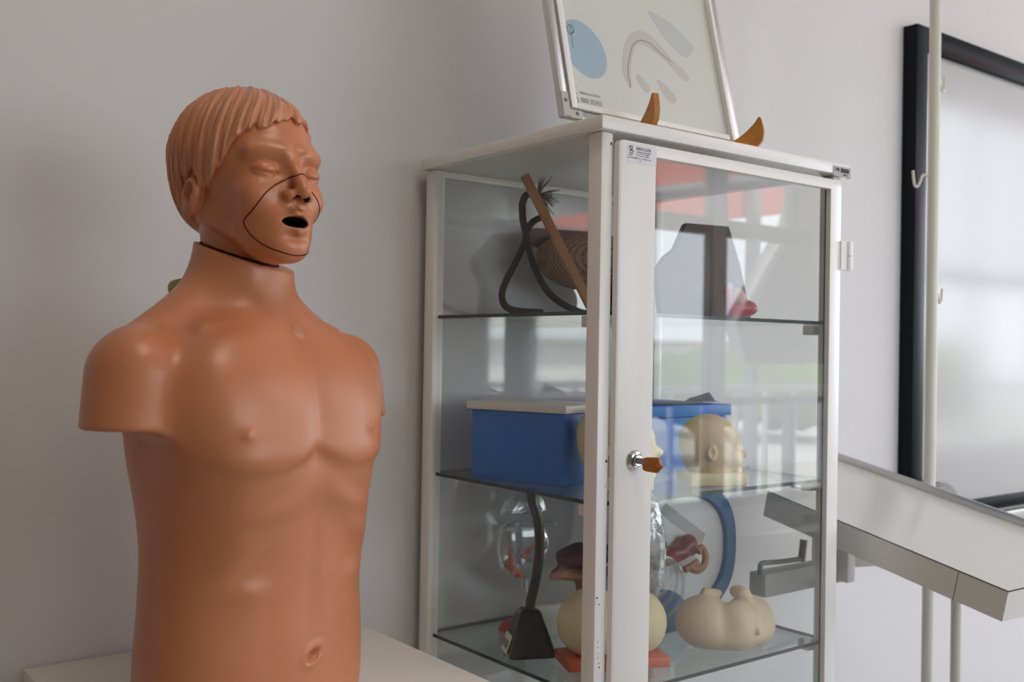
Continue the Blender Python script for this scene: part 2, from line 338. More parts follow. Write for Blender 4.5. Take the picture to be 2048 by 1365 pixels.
# ---------------------------------------------------------------- side table with the torso
t=thing('side_table','plain white table against the wall carrying the tan torso manikin','table',(.608,1.28,0))
obj('tabletop',box(-.253,.254,-.28,.284,.722,.75,.002),'table',t)
for sx in (-1,1):
    for sy in (-1,1): obj('leg',box(sx*.225-.018,sx*.225+.018,sy*.25-.018,sy*.25+.018,0,.722),'table',t)
obj('apron_frame',boxes([(-.235,.235,-.262,-.25,.66,.722),(-.235,.235,.25,.262,.66,.722),(-.235,-.223,-.25,.25,.66,.722),(.223,.235,-.25,.25,.66,.722)]),'table',t)

TZ=np.array([0,.04,.10,.15,.21,.28,.34,.39,.43,.46,.485,.505,.53])
TA=np.array([.147,.153,.152,.147,.143,.147,.154,.157,.154,.140,.110,.075,.055])
TB=np.array([.094,.099,.099,.098,.100,.107,.112,.112,.105,.092,.075,.062,.052])
TC=np.array([0,0,0,0,0,-.001,-.001,0,.002,.006,.01,.012,.012])
def csp(zv,T):
    zz=np.linspace(-.05,.6,261); yy=np.interp(zz,TZ,T); k=np.exp(-(np.arange(-12,13)/6.)**2);k/=k.sum(); yy=np.convolve(np.pad(yy,12,mode='edge'),k,'valid')
    return np.interp(zv,zz,yy)
def torso(X,Y,Z):
    X=X-.0105/(1+np.exp((Z-.285)/.022))
    Zc=np.clip(Z,-.05,.56); a=csp(Zc,TA);b=csp(Zc,TB);c=csp(Zc,TC)
    n=2.35; q=(np.abs(X/a)**n+np.abs((Y-c)/b)**n)**(1/n)
    f=(q-1)*np.minimum(a,b)*.9
    ax=np.sqrt(X*X+1e-7)
    # neck, trapezius, shoulders
    f=smin(f,cap(X,Y,Z,(-.009,.018,.44),(-.0125,.012,.60),.049,.0450),.03)
    f=smin(f,cap(ax,Y,Z,(.02,.03,.535),(.15,.022,.448),.030,.030),.035)
    arm=smax(cap(ax,Y,Z,(.162,.004,.424),(.178,-.002,.33),.054,.051),.366-Z,.005); f=smin(f,arm,.016)
    # pectorals
    f=smin(f,ell(ax,Y,Z,(.074,-.058,.380),(.074,.040,.085)),.045)
    # neck muscles, clavicles
    f=smin(f,cap(ax,Y,Z,(.012,-.050,.478),(.034,.0,.570),.008,.008),.016)
    f=smin(f,cap(ax,Y,Z,(.018,-.062,.473),(.105,-.036,.477),.0078,.0035),.018)
    fr=(Y<0)*1.0
    d=0
    axp=np.abs(X+.006); zl=.316+4.2*(axp-.080)**2
    d=d+.0085*(1/(1+np.exp(-(Z-zl)/.0038)))*np.clip((.455-Z)/.12,0,1)*(1/(1+np.exp((axp-.132)/.006)))*fr
    d=d-.006*gauss(X,.014)*gauss(Z-.474,.014)*fr                       # notch between the clavicles
    d=d-.0022*gauss(X,.014)*(1/(1+np.exp(-(Z-.335)/.008)))*(1/(1+np.exp((Z-.44)/.015)))*fr   # sternum
    arch=.285-.95*np.clip(ax-.012,0,1)**1.05                              # rib arch
    above=1/(1+np.exp(-(Z-arch)/.009)); below=1/(1+np.exp((Z-.325)/.02))
    d=d+.0085*above*(1/(1+np.exp((Z-.32)/.02)))*(1/(1+np.exp((ax-.118)/.008)))*fr
    ribs=np.sin((Z+.28*ax)*2*math.pi/.036+1.2)*.0010*above*below*(1/(1+np.exp((ax-.10)/.008)))*(1/(1+np.exp(-(ax-.045)/.008)))*fr
    d=d+ribs
    d=d-.0012*gauss(X,.012)*(1/(1+np.exp((Z-.27)/.015)))*(1/(1+np.exp(-(Z-.11)/.01)))*fr      # linea alba
    d=d-.0008*gauss(ax-.062,.014)*(1/(1+np.exp((Z-.20)/.02)))*fr
    d=d+.0028*np.exp(-((ax-.083)/.028)**2-((Z-.180)/.014)**2)*fr
    # nipples
    d=d+.0026*gauss(np.sqrt((np.abs(X+.0115)-.0955)**2+(Z-.362)**2),.0055)*fr+.0012*gauss(np.sqrt((np.abs(X+.0115)-.0955)**2+(Z-.362)**2),.014)*fr
    # navel
    nz=Z-.093; nx=X-.004; u=nx*math.cos(.5)+nz*math.sin(.5); v=-nx*math.sin(.5)+nz*math.cos(.5)
    d=d-.0075*np.exp(-(u/.010)**2-(v/.0045)**2)*fr+.002*gauss(np.sqrt(u*u+(v*1.4)**2)-.014,.006)*fr
    # back groove
    d=d-.006*gauss(X,.02)*(Y>0)*(Z<.46)
    f=f-d
    f=smax(f,-Z+.0,.012)
    top=.5655+.30*(Y-.0)-.10*X
    f=smax(f,Z-top,.0015)
    return f

HC=(0,.008)
def skull(X,Y,Z):
    f=ell(X,Y,Z,(0,.022,.695),(.0745,.0925,.078)); f=smin(f,ell(X,Y,Z,(0,.040,.655),(.062,.064,.062)),.02)
    f=smin(f,ell(X,Y,Z,(0,-.030,.660),(.058,.063,.080)),.03)
    return f
HA=R(-8)
def head(X,Y,Z,feat=True):
    Xb,Yb,Zb=X,Y,Z; X=(Xb+.008)*math.cos(HA)+Yb*math.sin(HA); Y=-(Xb+.008)*math.sin(HA)+Yb*math.cos(HA); Z=Zb+.001
    ax=np.sqrt(X*X+1e-8)
    f=skull(X,Y,Z)
    f=smin(f,cap(ax,Y,Z,(.0495,.006,.617),(.012,-.074,.582),.0155,.0165),.022)
    f=smin(f,ell(X,Y,Z,(0,-.052,.598),(.040,.042,.040)),.02)
    f=smin(f,cap(Xb,Yb,Zb,(-.009,.012,.54),(-.008,.022,.64),.0457,.047),.010)
    f=smin(f,ell(X,Y,Z,(0,-.083,.574),(.017,.014,.013)),.016)             # chin
    f=smin(f,ell(ax,Y,Z,(.036,-.066,.634),(.020,.018,.018)),.022)         # cheek
    f=smin(f,cap(ax,Y,Z,(.014,-.0900,.685),(.046,-.068,.687),.0045,.005),.018) # brow
    f=smax(f,-ell(ax,Y,Z,(.0300,-.098,.665),(.020,.0155,.0130)),.010)      # socket
    f=smin(f,ell(ax,Y,Z,(.0305,-.0725,.6640),(.0168,.0156,.0120)),.0022)     # closed lid
    # nose
    f=smin(f,cap(X,Y,Z,(0,-.088,.676),(0,-.1095,.6405),.0045,.0092),.010)
    f=smin(f,ell(ax,Y,Z,(.0122,-.0985,.6345),(.0068,.0090,.0066)),.008)
    f=smax(f,-ell(ax,Y,Z,(.0070,-.1060,.6288),(.0036,.0056,.0068)),.001)
    # muzzle and lips
    f=smin(f,ell(X,Y,Z,(0,-.076,.605),(.027,.021,.026)),.014)
    f=smin(f,cap(ax,Y,Z,(.0025,-.0995,.6148),(.0205,-.0850,.6050),.0054,.0028),.004)
    f=smin(f,cap(ax,Y,Z,(.0,-.0990,.5930),(.0195,-.0850,.6005),.0072,.0032),.004)
    f=smax(f,-ell(X,Y,Z,(0,-.095,.6045),(.0185,.030,.0068)),.0012)
    fr=(Y<0)*1.0; d=0
    d=d-.0022*gauss(X,.0035)*np.exp(-((Z-.622)/.006)**2)*fr
    d=d-.0028*np.exp(-(X/.016)**2-((Z-.5865)/.005)**2)*fr
    lz=.6595+.9*(ax-.030)**2*12                                            # lash line
    d=d-.0026*gauss(Z-lz,.0017)*(1/(1+np.exp((np.abs(ax-.030)-.0145)/.0012)))*fr
    d=d-.0008*gauss(Z-(.674-8*(ax-.030)**2),.002)*(1/(1+np.exp((np.abs(ax-.030)-.0145)/.002)))*fr
    f=f-d
    # ear
    ez,ey,exx=(Z-.636)/.85,(Y-.012)/.85,(ax-.0715)/.85
    c,s=math.cos(.25),math.sin(.25); y2=ey*c+ez*s; z2=-ey*s+ez*c
    rr=np.sqrt((y2/.0165)**2+(z2/.0285)**2)
    ear=smax(ell(exx,y2,z2,(0,0,0),(.0125,.0165,.0285)),-ell(exx,y2,z2,(.012,-.002,.004),(.0125,.0095,.0165)),.003)
    ear=smin(ear,ell(exx,y2,z2,(.001,-.009,.0),(.007,.004,.006)),.004)
    f=smin(f,ear*.85,.004)
    cutz=.5665+.30*Yb-.10*Xb
    f=smax(f,cutz-Zb+.001,.001)
    return f
def hairshell(X,Y,Z):
    Xb,Yb=X,Y; X=(Xb+.008)*math.cos(HA)+Yb*math.sin(HA); Y=-(Xb+.008)*math.sin(HA)+Yb*math.cos(HA); Z=Z+.001
    s=skull(X,Y,Z)
    ph=np.degrees(np.arctan2(np.abs(X)*1.15,-(Y-.012)))                    # 0 front .. 180 back
    sg=np.sign(X)
    hp=[0,12,25,38,50,60,68,75,80,86,93,100,107,114,122,135,150,180]
    hr=[.724,.720,.716,.706,.686,.668,.650,.642,.645,.662,.664,.662,.655,.628,.606,.596,.591,.590]   # manikin's right side
    hl=[.724,.729,.733,.732,.722,.704,.684,.660,.650,.668,.672,.668,.655,.628,.606,.596,.591,.590]
    line=np.where(X<0,np.interp(ph,hp,hr),np.interp(ph,hp,hl))
    ca=np.arctan2(X-.004,-(Y-.062)); rad=np.sqrt((X-.004)**2+(Y-.062)**2)
    fl=ca+ (rad+(.785-Z)*1.0)*(2.4)*np.exp(-((ca+.2)/1.6)**2)                                                # strands sweep away from the crown
    line=line+(.0035*np.sin(fl*19)+.0018*np.sin(fl*41+1)+.0012*np.sin(fl*83))*np.clip((rad-.04)/.02,0,1)
    fade=np.clip((rad-.032)/.04,0,1)
    g=(.0013*np.sin(fl*26+.8*np.sin(fl*7+Z*30))+.0011*np.sin(fl*57+2*np.sin(Z*45))+.0006*np.sin(fl*113+Z*60))*fade
    thick=.0062+g-.0030*np.exp(-np.clip(Z-line,0,1)/.006)
    f=s-thick
    f=smax(f,line-Z,.004)
    f=smax(f,-(s+.006),.001)
    return f

tm=thing('torso_manikin','tan vinyl training torso with closed eyes and open mouth, standing on the white table','manikin',(.527,1.2,.7505),R(18))
obj('torso',sdf(torso,(-.245,-.165,-.02),(.245,.15,.61),.0028),'skin',tm)
P,F=nets(head,(-.098,-.125,.53),(.098,.125,.80),.0014)
PL=np.stack([(P[:,0]+.008)*math.cos(HA)+P[:,1]*math.sin(HA),-(P[:,0]+.008)*math.sin(HA)+P[:,1]*math.cos(HA),P[:,2]+.001],1); cen=PL[F].mean(1)
def back(x,y,zz): return (x*math.cos(HA)-y*math.sin(HA)-.008, x*math.sin(HA)+y*math.cos(HA), zz-.001)
ol=spline([(0,.660),(-.013,.653),(-.027,.644),(-.039,.632),(-.0455,.616),(-.0455,.600),(-.0385,.584),(-.024,.5715),(0,.566),(.024,.5715),(.0385,.584),(.0455,.600),(.0455,.616),(.039,.632),(.027,.644),(.013,.653)],8,True)
poly=np.array(ol)
def inpoly(x,y,p):
    r=np.zeros(len(x),bool); j=len(p)-1
    for i in range(len(p)):
        c=((p[i,1]>y)!=(p[j,1]>y)); xx=(p[j,0]-p[i,0])*(y-p[i,1])/(p[j,1]-p[i,1]+1e-12)+p[i,0]; r^=c&(x<xx); j=i
    return r
ins=inpoly(cen[:,0],cen[:,2],poly)&(cen[:,1]<-.02)
me=mesh_np(P,F[~ins]); obj('head',me,'skin',tm)
fp=F[ins]; me=mesh_np(P,fp); fo=obj('face_plate',me,['skin','mouth'],tm); fo['label']='removable mouth and nose insert outlined by a dark seam'
cc=PL[fp].mean(1); mi=((np.abs(cc[:,0])<.0195)&(np.abs(cc[:,2]-.6045)<.0070)&(cc[:,1]>-.0925)).astype(np.int32)
nos=(np.abs(ell(np.abs(cc[:,0]),cc[:,1],cc[:,2],(.0070,-.1060,.6288),(.0036,.0056,.0068)))<.0009)&(cc[:,2]<.6375); mi[nos]=1  # nostril hollows painted black to stand for their shade
me.polygons.foreach_set('material_index',mi)
def front_y(x,zv):                                                        # where the face surface lies
    ys=np.linspace(-.125,0.0,500).astype(np.float32); q=back(x,ys,zv); v=head(q[0],q[1],np.full_like(ys,q[2])); k=np.argmax(v<0); return ys[k]
pts=[back(p[0],front_y(p[0],p[1])-.0001,p[1]) for p in ol]
o=obj('seam',tube(pts,.00075,6,closed=True),'seam',tm)
o=obj('hair',sdf(hairshell,(-.098,-.125,.57),(.098,.13,.80),.0014),'hair',tm)
pn=[]
for k in range(72):
    a=2*math.pi*k/72; dx,dy=math.sin(a),-math.cos(a); r=np.linspace(.02,.10,400); xs=dx*r;ys=.012+dy*r; zs=.5660+.30*ys-.10*xs
    v=cap(xs,ys,zs,(-.009,.018,.44),(-.0125,.012,.60),.049,.0450); v=np.minimum(v,head(xs,ys,zs+.0025)); i=np.argmax(v>0); pn.append((xs[i]+dx*.0002,ys[i]+dy*.0002,zs[i]))
obj('neck_seam',tube(pn,.0009,6,closed=True),'seam',tm)
obj('neck_catch',orient(lathe([(0,0),(.010,0),(.012,.004),(.010,.02),(0,.022)],20),(1,0,0),(0,0,1),(0,1,0),(-.050,.066,.529)),'lime',tm)['label']='lime green knob behind the neck'

# ---------------------------------------------------------------- display cabinet
CB=thing('display_cabinet','white enamelled glass fronted display cabinet with three glass shelves','cabinet',(1.288,1.315,0))
def C(name,me,m,parent=CB,**k):
    me.transform(Matrix.Translation((-1.288,-1.315,0))); return obj(name,me,m,parent,**k)
cx0,cx1,cy0,cy1=1.0,1.577,1.085,1.545
SH=[z(.0555),z(-.221),z(-.504)]
C('top_panel',box(.991,1.586,1.075,1.551,z(.316),z(.336),.0025),'steel_white')
for x in (cx0,cx1-.024):
    for y in (cy0,cy1-.030): C('post',box(x,x+.024,y,y+.030,.0,z(.316),.005),'steel_white')
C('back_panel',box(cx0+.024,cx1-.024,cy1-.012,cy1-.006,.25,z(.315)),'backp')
C('top_rail',box(cx0+.024,cx1-.024,cy1-.022,cy1-.013,z(.304),z(.316),.001),'steel_white')
C('bottom_panel',box(cx0+.005,cx1-.005,cy0+.01,cy1-.005,.40,.42),'steel_white')
C('base_skirt',boxes([(cx0+.002,cx1-.002,cy0+.002,cy0+.02,.25,.40),(cx0+.002,cx0+.02,cy0+.02,cy1-.03,.25,.40),(cx1-.02,cx1-.002,cy0+.02,cy1-.03,.25,.40)]),'steel_white')
for n,x in (('side_pane',cx0+.006),('side_pane',cx1-.010)):
    C(n,box(x,x+.004,cy0+.028,cy1-.028,.42,z(.315)),'sidepane')
for k,s in enumerate(SH):
    bm=bmesh.new(); addbox(bm,cx0+.012,cx1-.012,cy0+.010,cy1-.014,s-.003,s+.003)
    for f in bm.faces:
        f.normal_update(); f.material_index=0 if abs(f.normal.z)>.5 else 1
    C('glass_shelf',bm2me(bm),['shelf','shelfedge'])
    for x,y in ((cx0+.012,cy0+.0305),(cx1-.036,cy0+.0305)):
        C('shelf_bracket',box(x,x+.022,y,y+.022,s-.021,s-.0035,.002),'steel_white')
# door
D0,D1,DT,DB=1.0235,1.5605,z(.305),.43
bm=bmesh.new()
def rrect(x0,x1,z0,z1,r,n=5):
    out=[]
    for cx,cz,a0 in ((x1-r,z1-r,0),(x0+r,z1-r,90),(x0+r,z0+r,180),(x1-r,z0+r,270)):
        for k in range(n+1): a=R(a0+90*k/n); out.append((cx+r*math.cos(a),cz+r*math.sin(a)))
    return out
G0,G1,GT,GB=1.096,1.5265,z(.2875),.50
o1=rrect(D0,D1,DB,DT,.009); i1=rrect(G0,G1,GB,GT,.0015)
o2=rrect(D0+.004,D1-.004,DB+.004,DT-.003,.007)
def ring(a,y): return [bm.verts.new((p[0],y,p[1])) for p in a]
r0=ring(o1,1.0838);r1=ring(o1,1.074);r2=ring(o2,1.0715);r3=ring(i1,1.0715);r4=ring(i1,1.0838)
for a,b_ in ((r0,r1),(r1,r2),(r2,r3),(r3,r4),(r4,r0)):
    n=len(a)
    for k in range(n): bm.faces.new((a[k],a[(k+1)%n],b_[(k+1)%n],b_[k]))
door=bpy.data.objects.new('door',bm2me(bm,smooth=True,ang=40)); COL.objects.link(door); door.parent=CB; door.data.transform(Matrix.Translation((-1.288,-1.315,0))); door.data.materials.append(MT['steel_white'])
def D(name,me,m,label=None):
    o=C(name,me,m,door)
    if label:o['label']=label
    return o
D('door_pane',box(G0-.004,G1+.004,1.0765,1.0805,GB-.004,GT+.004),'pane')
D('gasket',boxes([(G1-.0005,G1+.006,1.0810,1.0835,GB,GT)]),'dark')
for hz in (.1495,-.66):
    D('hinge',boxes([(1.556,1.574,1.0695,1.0715,z(hz),z(hz+.05))],),'steel_white')
    bm=bmesh.new(); tube([(1.5805,1.073,z(hz)),(1.5805,1.073,z(hz+.0240))],.0085,16,bm=bm); tube([(1.5805,1.073,z(hz+.0250)),(1.5805,1.073,z(hz+.05))],.0085,16,bm=bm); tube([(1.5805,1.073,z(hz+.001)),(1.5805,1.073,z(hz+.049))],.004,12,bm=bm)
    D('hinge_barrel',bm2me(bm,smooth=True,ang=50),'steel_white')
LX,LZ=1.0605,z(-.1575)
me=lathe([(.0,.0),(.0150,0),(.0153,.0015),(.0125,.0062),(.0100,.0066),(.0092,.0050),(.0,.0050)],36)
D('lock_rosette',orient(me,(1,0,0),(0,0,1),(0,-1,0),(LX,1.0715,LZ)),'chrome','chrome lock rosette')
me=lathe([(0,0),(.0086,0),(.0086,.0085),(.0075,.0095),(0,.0095)],28); D('lock_cylinder',orient(me,(1,0,0),(0,0,1),(0,-1,0),(LX,1.0715,LZ)),'chrome')
D('key_blade',box(LX-.0045,LX+.0045,1.049,1.064,LZ-.004,LZ+.004),'greypl','dark grey key shaft')
bm=bmesh.new(); 
me=extrude_poly([(-.0,-.0085),(.006,-.0105),(.024,-.0115),(.028,-.006),(.033,-.002),(.0285,.001),(.026,.0105),(.006,.0095),(.0,.007)],-.0035,.0035,.0012)
D('key_bow',orient(me,(.28,-.96,-.0),(.96,.28,0),(0,0,1),(LX-.001,1.052,LZ-.003)),'keytag','worn orange key bow')
# the supplier's sticker on the door
bm=bmesh.new(); addbox(bm,1.037,1.0965,1.0711,1.0714,z(.2735),z(.3015)); st=D('label_sticker',bm2me(bm),'labelp','white supplier label with printed text')
pp=[]
def ptext(s,x,zz,wd,ht,bold=False):
    me=textfit(s,wd,ht); orient(me,(1,0,0),(0,0,1),(0,-1,0),(x,1.0710,z(zz))); return me
def join(mes):
    bm=bmesh.new()
    for m in mes: bm.from_mesh(m)
    me=bpy.data.meshes.new('j'); bm.to_mesh(me); bm.free(); return me
mes=[ptext('SL',1.0405,.2895,.0095,.0085),ptext('SL',1.0408,.2895,.0095,.0085),ptext('SANTA LUZIA',1.0550,.2925,.0300,.0048),ptext('MÓVEIS HOSPITALARES',1.0560,.2892,.0280,.0020),
 ptext('FONE:',1.0405,.2860,.0090,.0021),ptext('(11) 6221-9000',1.0545,.2860,.0270,.0021),ptext('FAX:',1.0405,.2832,.0070,.0021),ptext('(11) 6221-9004',1.0545,.2832,.0270,.0021),
 ptext('R. DA GLORIA, 123 - S. PAULO - SP',1.0385,.2795,.0460,.0022),ptext('SP',1.0620,.2768,.0030,.0014)]
C('label_print',join(mes),'ink',door)
# asset tag on the top panel
me=box(1.5365,1.587,1.0742,1.0748,z(.3125),z(.3305)); me2=box(1.5865,1.5872,1.0742,1.081,z(.3125),z(.3305)); at=C('asset_tag',join([me,me2]),'tagm'); at['label']='silver tag reading OBJ with a barcode'
mes=[]
me=textfit('OBJ',.0125,.0068); orient(me,(1,0,0),(0,0,1),(0,-1,0),(1.5405,1.0740,z(.3205))); mes.append(me)
me=textfit('OBJ',.0125,.0068); orient(me,(1,0,0),(0,0,1),(0,-1,0),(1.5409,1.0740,z(.3205))); mes.append(me)
x=1.5580
for k in range(11):
    wd=[.0011,.0017,.0008,.0020][k%4]; mes.append(box(x,x+wd,1.0738,1.0741,z(.3200),z(.3275))); x+=wd+.0009
me=textfit('008271',.0125,.0028); orient(me,(1,0,0),(0,0,1),(0,-1,0),(1.5650,1.0740,z(.3150))); mes.append(me)
C('tag_print',join(mes),'ink',at)
# paint chips on the front post
for dx,dz,q in [(.004,-.352,.0013),(.008,-.362,.0010),(.006,-.415,.0007),(.007,-.423,.0007),(.007,-.431,.0007),(.0075,-.438,.0008),(.009,-.446,.0009),(.010,-.452,.0012),(.018,-.158,.002),(.016,-.194,.0007),(.018,.299,.0018)]:
    C('paint_chip',box(1.0+dx-q*.6,1.0+dx+q*.6,1.0843,1.0847,z(dz)-q,z(dz)+q),'dark')

# ---------------------------------------------------------------- framed poster and easel on top
A=Vector((.9891,1.1619,z(.3474))); sn,cs=.23046638,.97308029
PT=thing('framed_poster','aluminium framed anatomy poster leaning on top of the cabinet','poster',A); PT.scale=(.965,.965,.965)
def PO(name,me,m,off=0,parent=PT):                # me built in u,v,n
    me.transform(Matrix(((1,0,0,0),(0,sn,-cs,0),(0,cs,sn,0),(0,0,0,1)))); return obj(name,me,m,parent)
PO('outer_frame',boxes([(0,.0155,0,.594,-.008,.004),(.4045,.42,0,.594,-.008,.004),(.0155,.4045,0,.0125,-.008,.004),(.0155,.4045,.5815,.594,-.008,.004)],.0012),'alu')
PO('inner_frame',boxes([(.0185,.031,.0155,.5785,-.006,.0070),(.3965,.4045,.0155,.5785,-.006,.0070),(.031,.389,.0155,.0245,-.006,.0070),(.031,.389,.5695,.5785,-.006,.0070)],.001),'steel_white')
PO('gap_liner',box(.0155,.4045,.0125,.5815,-.0078,-.0066),'dark')
sh=PO('poster_sheet',box(.031,.3965,.0245,.5695,-.0065,-.004),'paper')
el=[(.0735+.052*math.cos(a)*math.cos(2.25)-.0440*math.sin(a)*math.sin(2.25),.1290+.052*math.cos(a)*math.sin(2.25)+.0440*math.sin(a)*math.cos(2.25)) for a in np.linspace(0,2*math.pi,48,endpoint=False)]
el=[(max(p[0],.0325),p[1]) for p in el]
me=flatpoly(el,.0004); me.transform(Matrix.Translation((0,0,-.0040))); PO('blue_oval_print',me,'posterblue',parent=sh)
def curve(pts,r): me=tube([(p[0],p[1],-.0036) for p in spline(pts,8)],r,5); [setattr(v.co,'z',-.0036+(v.co.z+.0036)*.2) for v in me.vertices]; return me
me=join([curve([(.166,.079),(.167,.088),(.1655,.100),(.170,.120),(.1775,.1385),(.186,.156),(.1945,.165),(.206,.172),(.2150,.1742),(.226,.173),(.2345,.1715),(.2558,.1587),(.278,.1474)],.0009)]); PO('curved_line_print',me,'inkgrey',parent=sh)
me=join([curve([(.0467,.1649),(.0425,.1600),(.0425,.1545),(.0465,.1492),(.052,.1515),(.0560,.1565),(.0555,.163),(.0510,.1665),(.0467,.1649)],.0007),curve([(.046,.158),(.050,.152),(.054,.157),(.048,.161),(.0545,.1635)],.0006),curve([(.0490,.150),(.0505,.142),(.0488,.135),(.0498,.1274),(.0485,.1262)],.0006)]); PO('sketch_print',me,'ink',parent=sh)
def sh_off(poly,m,zo): me=flatpoly(poly,.0003); me.transform(Matrix.Translation((0,0,zo))); PO('faded_print',me,m,parent=sh)
sh_off(spline([(.240,.235),(.262,.234),(.300,.222),(.330,.203),(.345,.190),(.338,.176),(.318,.164),(.290,.178),(.268,.196),(.252,.215)],4,True),'palebl',-.0040)
sh_off(spline([(.185,.104),(.195,.106),(.212,.092),(.214,.082),(.203,.078),(.190,.090)],4,True),'palepk',-.00398)
sh_off(spline([(.235,.104),(.246,.104),(.272,.086),(.276,.074),(.262,.068),(.246,.080)],4,True),'palepk',-.00397)
sh_off([p for p in spline([(.166,.079),(.156,.100),(.158,.125),(.168,.155),(.186,.180),(.216,.192),(.245,.184),(.285,.150),(.310,.138),(.318,.120),(.300,.120),(.276,.140),(.250,.155),(.225,.165),(.205,.165),(.190,.150),(.178,.125),(.172,.100),(.172,.085)],3,True)],'palepk',-.00396)
mes=[]
def pt(s,u,v,wd,ht): me=textfit(s,wd,ht); me.transform(Matrix.Translation((u,v,-.0038))); mes.append(me)
pt('SEMINA EDUCATIVA',.0495,.0475,.0430,.0040); pt('0800 552452',.0495,.0330,.0450,.0085)
mes.append(curve([(.0430,.0455),(.0400,.0485),(.0365,.0465),(.0375,.0435),(.0410,.0395),(.0440,.0360),(.0430,.0320)],.0008)); mes.append(curve([(.0360,.0580),(.045,.0575)],.0004))
PO('printed_text',join(mes),'inkgrey',parent=sh)
PO('cover_sheet',box(.031,.3965,.0245,.5695,-.0030,-.0018),'pane')
PO('corner_bracket',join([box(.001,.015,.0005,.040,.0042,.0056),box(.015,.040,.0005,.0118,.0042,.0056)]),'alu')
for u,v in ((.0085,.026),(.029,.0062)):
    me=lathe([(0,.0078),(.0022,.0074),(.0034,.0058),(.0034,.0040)],14); me.transform(Matrix.Translation((u,v,0))); PO('screw',me,'greypl')
# easel: two curved feet splaying forward, joined behind
ES=thing('wooden_easel','orange wooden easel whose two curved feet hold the poster on the cabinet','easel',(1.225,1.12,z(.3362)))
foot=[(-.005,.0),(.006,.012),(.0085,.026),(.0055,.040),(.0020,.0515),(-.0015,.0505)]+[(-.0015-.063*t**1.0-.0,.0500-.0405*math.sin(t*math.pi/2)**.80) for t in np.linspace(.08,1,12)]+[(-.095,.0095),(-.095,0)]
for fx,fy,a in ((1.1085,1.088,-19),(1.350,1.0865,26)):
    me=extrude_poly([(-p[1]*0+p[0],p[1]) for p in foot],-.0052,.0052,.0008)
    d=(math.sin(R(a)),-math.cos(R(a)),0); e=(-d[1],d[0],0)
    obj('foot',orient(me,d,e,(0,0,1),(fx-1.225,fy-1.12,0)),'orangewood',ES)
obj('cross_bar',box(-.085,.080,.046,.058,.0,.0085,.001),'orangewood',ES)
obj('rear_prop',orient(box(-.012,.012,-.005,.005,0,.42,.001),(1,0,0),(0,.974,-.2265),(0,.2265,.974),(0,.072,.003)),'orangewood',ES)

# ---------------------------------------------------------------- things in the cabinet, top shelf
s1,s2,s3=[s+.0032 for s in SH]
t=thing('wooden_paddle','narrow brown wooden board leaning diagonally on the top shelf, rope threaded through','board',(1.11,1.22,s1))
dz=.220; vec=Vector((.138,-.020,-dz)); L=vec.length; ex=vec.normalized(); ey=Vector((.66,.75,0)); ey=(ey-ex*ey.dot(ex)).normalized(); ez=ex.cross(ey)
topv=Vector((1.034,1.305,s1+dz+.004))-Vector((1.11,1.22,s1))
prof=[(0,-.004),(.012,-.010),(.05,-.022),(L*.9,-.024),(L-.002,-.018),(L,.018),(L*.9,.024),(.05,.022),(.012,.010),(0,.004)]
me=extrude_poly(prof,-.0075,.0075,.0012); obj('board',orient(me,ex,ez,ey,topv),'wood',t)
RP=thing('dark_rope','dark brown rope looped round the wooden board, its end frayed','rope',(1.06,1.24,s1))
def px3(P): return [Vector(p)-Vector((1.06,1.24,s1)) for p in P]
rp=[(1.080,1.325,s1+.2),(1.092,1.345,s1+.205),(1.081,1.358,s1+.202),(1.0745,1.360,s1+.188),(1.0745,1.360,s1+.175),(1.077,1.360,s1+.156),(1.085,1.360,s1+.131),(1.095,1.360,s1+.098),(1.113,1.360,s1+.065),(1.138,1.360,s1+.038),(1.172,1.36,s1+.020),(1.207,1.36,s1+.010),(1.23,1.355,s1+.0065)]
obj('cord',tube(spline(px3(rp),8),.0060,8),'rope',RP)
rp=[(1.108,1.340,s1+.168),(1.103,1.366,s1+.160),(1.095,1.372,s1+.143),(1.089,1.373,s1+.120),(1.072,1.374,s1+.088),(1.053,1.374,s1+.056),(1.045,1.374,s1+.035),(1.049,1.374,s1+.018),(1.064,1.374,s1+.009),(1.090,1.374,s1+.0065),(1.13,1.372,s1+.0065)]
obj('cord',tube(spline(px3(rp),8),.0060,8),'rope',RP)
bm=bmesh.new(); ctr=Vector((1.079,1.325,s1+.198))-Vector((1.06,1.24,s1))
for k in range(46):
    a=R(random.uniform(-62,82)); l=random.uniform(.022,.042); d=Vector((math.cos(a)*.79,-math.cos(a)*.35+random.uniform(-.35,.35),math.sin(a))); m=ctr+d*l*.5+Vector((0,0,.002)); tube([ctr,m,ctr+d*l+Vector((random.uniform(-.003,.003),0,random.uniform(-.004,.003)))],[.0014,.0009,.0005],4,bm=bm)
f=obj('frayed_end',bm2me(bm,smooth=True),'fray',RP); f['label']='frayed pale brown rope end'; f['kind']='stuff'

t=thing('knitted_bag','brown knitted cushion standing behind the leaning wooden board','cushion',(1.290,1.430,s1))
me=sdf(lambda X,Y,Z:smax(smin(ell(X,Y,Z,(0,0,.108),(.120,.062,.055)),ell(X,Y,Z,(.085,0,.04),(.050,.055,.05)),.03),-Z,.008),(-.13,-.1,-.01),(.14,.1,.2),.004); obj('knit_cover',me,'knit',t)
obj('leather_back',extrude_poly([(-.122,.140),(-.114,.158),(-.096,.166),(.07,.171),(.08,.0),(.05,.0),(-.02,.11)],.040,.048,.002),'leather',t)
t=thing('leather_panel','dark brown stiff leather panel standing on the top shelf behind the door','panel',(1.455,1.275,s1))
obj('panel',orient(extrude_poly([(-.150,.0),(-.150,.085),(-.122,.112),(-.095,.128),(-.058,.178),(.062,.182),(.082,.105),(.094,.0)],-.006,.006,.002),(1,0,0),(0,.985,-.17),(0,.17,.985),(0,-.012,.0012)),'leather',t)
